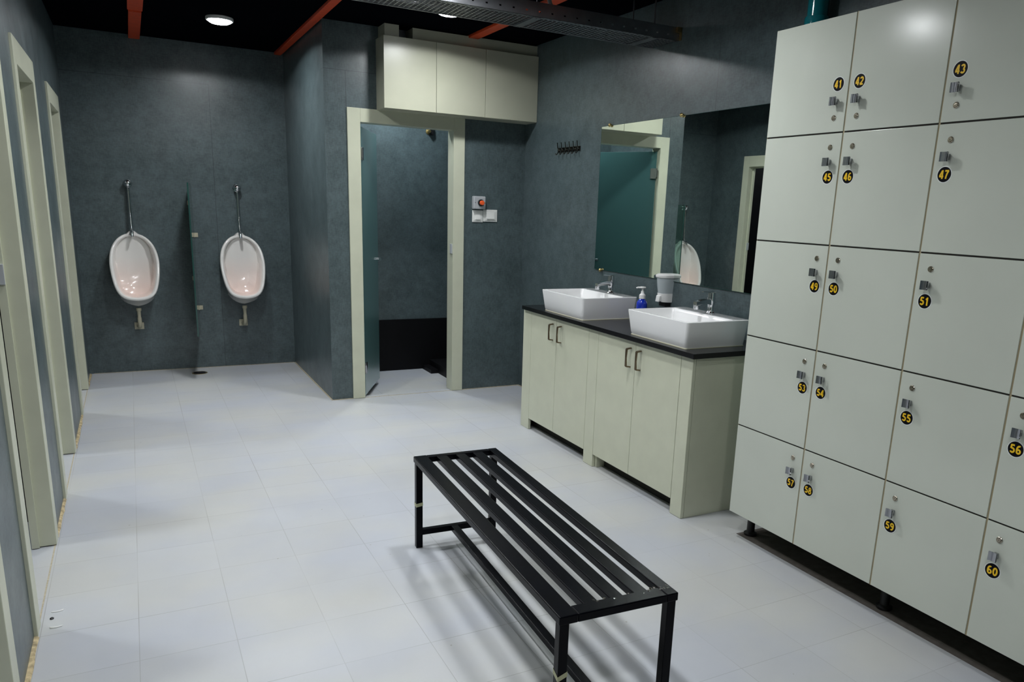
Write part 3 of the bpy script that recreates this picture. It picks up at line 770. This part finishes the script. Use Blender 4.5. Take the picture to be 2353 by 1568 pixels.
def urinal(lab):
    t = thing('urinal', lab, 'urinal', (0, YB, .64), group='urinals on the slate back wall')
    C = rim_curve(); zc = .93
    def ring(off, dy, floor_z=None, sc=1., zoff=0., absd=None, blend=1.):
        out = []
        n = len(C)
        for i, (x, z) in enumerate(C):
            (xa, za), (xb, zb) = C[i-1], C[(i+1) % n]
            tx_, tz_ = xb-xa, zb-za; l = math.hypot(tx_, tz_) or 1; nx_, nz_ = tz_/l, -tx_/l   # outward normal (curve runs anticlockwise)
            X = (x+nx_*off)*sc; Z = (z+nz_*off)
            Dp = dep(z) if absd is None else absd
            out.append((X, -(Dp+dy), Z+zoff-.64))
        return out
    back = []
    for i, (x, z) in enumerate(C):
        # outline on the wall: follows the rim but drops to a flat base
        zz = z if z > .80 else z-(.80-z)*.50
        zz = max(zz, .550)
        back.append((x*(.92 if z > .8 else .92-.35*(.80-z)/.16), -.0005, zz-.64))
    mid = []
    for (x, z), b_ in zip(C, back):
        D = dep(z)*.62; zz = z if z > .80 else z-(.80-z)*.28
        mid.append((x*1.0, -D, zz-.64))
    mid2 = [((b_[0]+m_[0])/2*1.03, (b_[1]+m_[1])/2-.012, (b_[2]*.55+m_[2]*.45)) for b_, m_ in zip(back, mid)]
    R = [back, mid2, mid, ring(.002, -.03), ring(.001, -.008), ring(-.004, -.001), ring(-.011, .001), ring(-.018, -.001), ring(-.024, -.010)]
    nb = len(R)
    inner = []
    for (f, dd, lift) in ((.90, .03, 0), (.80, .07, 0), (.70, .12, .0), (.60, .17, .0)):
        rg = []
        base = ring(-.026, 0)
        for (x, y, z), (cx_, cz_) in zip(base, C):
            D = max(.042+.02*(1-f), -y-dd)
            rg.append((x*(1-(1-f)*.42), -D, z+(0 if cz_ > .85 else (.85-cz_)*.10*(1-f)) ))
        inner.append(rg)
    inner.append([(x*.5, -.045 if z > .1 else -.055, z*.8+.06) for x, y, z in inner[-1]])
    a = MB(); a.loops(R+inner, cap0=False, cap1=True)
    o = a.build('bowl', M['china'], t, smooth=True)
    at = o.data.attributes.new('inner', 'FLOAT', 'POINT'); n = len(C)
    for i in range(len(at.data)): at.data[i].value = 1.0 if i//n >= nb else 0.0
    # top lug
    MB().loops([[(x*s_, -y_, z) for x, z in ((-.05, .50), (-.045, .530), (-.028, .546), (-.016, .556), (.016, .556), (.028, .546), (.045, .530), (.05, .50))] for s_, y_ in ((1, .0005), (1, .045), (.85, .056))]).build('inlet_lug', M['china'], t, smooth=True)
    # outlet
    o1 = MB(); o1.lathe([(0, -.078), (.020, -.078), (.020, -.10), (.015, -.104), (.013, -.15), (.016, -.16), (.016, -.20), (0, -.20)], c=(0, -.11, 0), seg=20, cap=False)
    o1.tube([(0, -.11, -.19), (0, -.108, -.215), (-.002, -.09, -.238), (-.006, -.05, -.245), (-.01, -.012, -.245)], .0155, 14)
    o1.build('waste_pipe', M['ivory'], t, smooth=True)
    zo = 1.575-.64
    MB().tube([(0, -.036, zo-.034), (0, -.038, zo-.06), (0, -.040, zo-.14), (0, -.052, zo-.34), (0, -.064, zo-.385)], [.0105, .0105, .0105, .0105, .011], 14).build('flush_pipe', M['chrome'], t, smooth=True)
    MB().tube([(0, -.062, zo-.370), (0, -.070, zo-.384), (0, -.092, zo-.390), (0, -.106, zo-.402), (0, -.110, zo-.424)], [.013, .013, .013, .012, .010], 14).build('inlet_elbow', M['chrome'], t, smooth=True)
    MB().box(-.042, .030, -.014, 0, -.272, -.212).build('wall_flange', M['ivory'], t, bevel=.003)
    return t
u1 = urinal('left white urinal, mounted on the back wall left of the glass screen')
u2 = copy_tree(u1); u2.location = (.835, YB, .64); u2['label'] = 'right white urinal, mounted on the back wall right of the glass screen'
def flush(lab):
    t = thing('flush_valve', lab, 'flush valve', (0, YB, 1.575), group='flush valves above the urinals')
    MB().lathe([(0, 0), (.033, 0), (.033, .006), (.029, .010), (.024, .014), (.024, .03), (0, .03)], axis='-y', seg=32, cap=False).build('wall_rose', M['chrome'], t, smooth=True)
    MB().lathe([(0, .028), (.024, .028), (.029, .036), (.031, .048), (.028, .062), (.018, .074), (0, .078)], axis='-y', seg=32, cap=False).build('push_knob', M['chrome'], t, smooth=True)
    return t
f1 = flush('round chrome flush push button on the wall above the left urinal')
f2 = copy_tree(f1); f2.location = (.835, YB, 1.575); f2['label'] = 'round chrome flush push button on the wall above the right urinal'

# glass screen between them
gp = thing('urinal_screen', 'upright green glass screen between the two urinals', 'glass screen', (.468, YB, .375), math.radians(-5.6))
MB().box(-.005, .005, -.55, -.004, 0, 1.22).build('glass_panel', M['clear'], gp, bevel=.0015)
ed = MB(); ed.box(-.0052, .0052, -.5515, -.549, 0, 1.22); ed.box(-.0052, .0052, -.55, -.004, 1.2195, 1.2215); ed.box(-.0052, .0052, -.55, -.004, -.0015, .0005)
tag(ed.build('glass_edge', M['glass_edge'], gp), 'dark green polished edge')
def clip(parent, x, z):
    s_ = 1 if x > 0 else -1
    c = MB(); c.box(s_*.006, s_*.034, -.004, 0, z-.018, z+.018); c.box(s_*.0055, s_*.010, -.036, -.002, z-.018, z+.018)
    c.lathe([(0, .004), (.005, .004), (.004, .006), (0, .0065)], axis='-y', c=(s_*.022, 0, z), seg=10, cap=False)
    c.build('glass_clip', M['ivory'], parent)
for x, z in ((-1, 1.436-.375), (-1, .797-.375), (1, 1.169-.375), (1, .541-.375)): clip(gp, x, z)

# floor drain
fd = thing('floor_drain', 'small round brass-edged floor drain at the foot of the urinal wall', 'floor drain', (.425, 7.10, 0))
MB().lathe([(.052, .0), (.062, .0), (.062, .003), (.052, .003)], seg=32, cap=False).build('drain_ring', M['brass'], fd)
g_ = MB().lathe([(0, 0), (.052, 0), (.052, .001), (0, .001)], seg=32, cap=False)
for k in range(7): g_.box(-.045, .045, -.042+k*.014-.002, -.042+k*.014+.002, .001, .0025)
g_.build('grate', M['black_pl'], fd)

# shower outlet in the cubicle
so = thing('wall_outlet', 'small brass water outlet high on the cubicle back wall', 'water outlet', (2.42, 6.86, 2.135))
MB().lathe([(0, 0), (.022, 0), (.022, .006), (.012, .010), (.012, .05), (0, .05)], axis='-y', seg=20, cap=False).build('brass_stub', M['brass'], so, smooth=True)
MB().box(.008, .045, -.03, 0, -.03, .04).build('plug', M['black_pl'], so, bevel=.004)

# hair on the floor
hp = []
for k in range(16):
    a = math.radians(200-170*k/15); hp.append((1.385+.045*math.cos(a), 1.69+.035*math.sin(a), .0012))
tag(MB().tube(hp, .0011, 6).build('hair_strand', M['hair']), 'dark curled hair lying on the pale floor under the bench end', 'hair')

# crumbs near the left doorway
for (x, y, a0, lab, m_) in ((-.345, 2.925, 200, 'curved white plaster chip on the floor by the left doorway, the nearer of two', 'white_pl'), (-.352, 3.045, 220, 'short white plaster chip on the floor by the left doorway, the farther of two', 'white_pl')):
    pth = [(x+.022*math.cos(math.radians(a0+130*k/8)), y+.012*math.sin(math.radians(a0+130*k/8)), .0018) for k in range(9)]
    tag(MB().tube(pth, [.001]+[.0026]*7+[.001], 6).build('plaster_chip', M[m_]), lab, 'debris', 'plaster chips on the floor')
tag(MB().lathe([(0, 0), (.006, 0), (.007, .003), (.004, .006), (0, .007)], c=(-.363, 2.985, 0), seg=7, cap=False).build('dirt_crumb', M['black_pl']), 'small dark crumb on the floor between two white chips', 'debris')
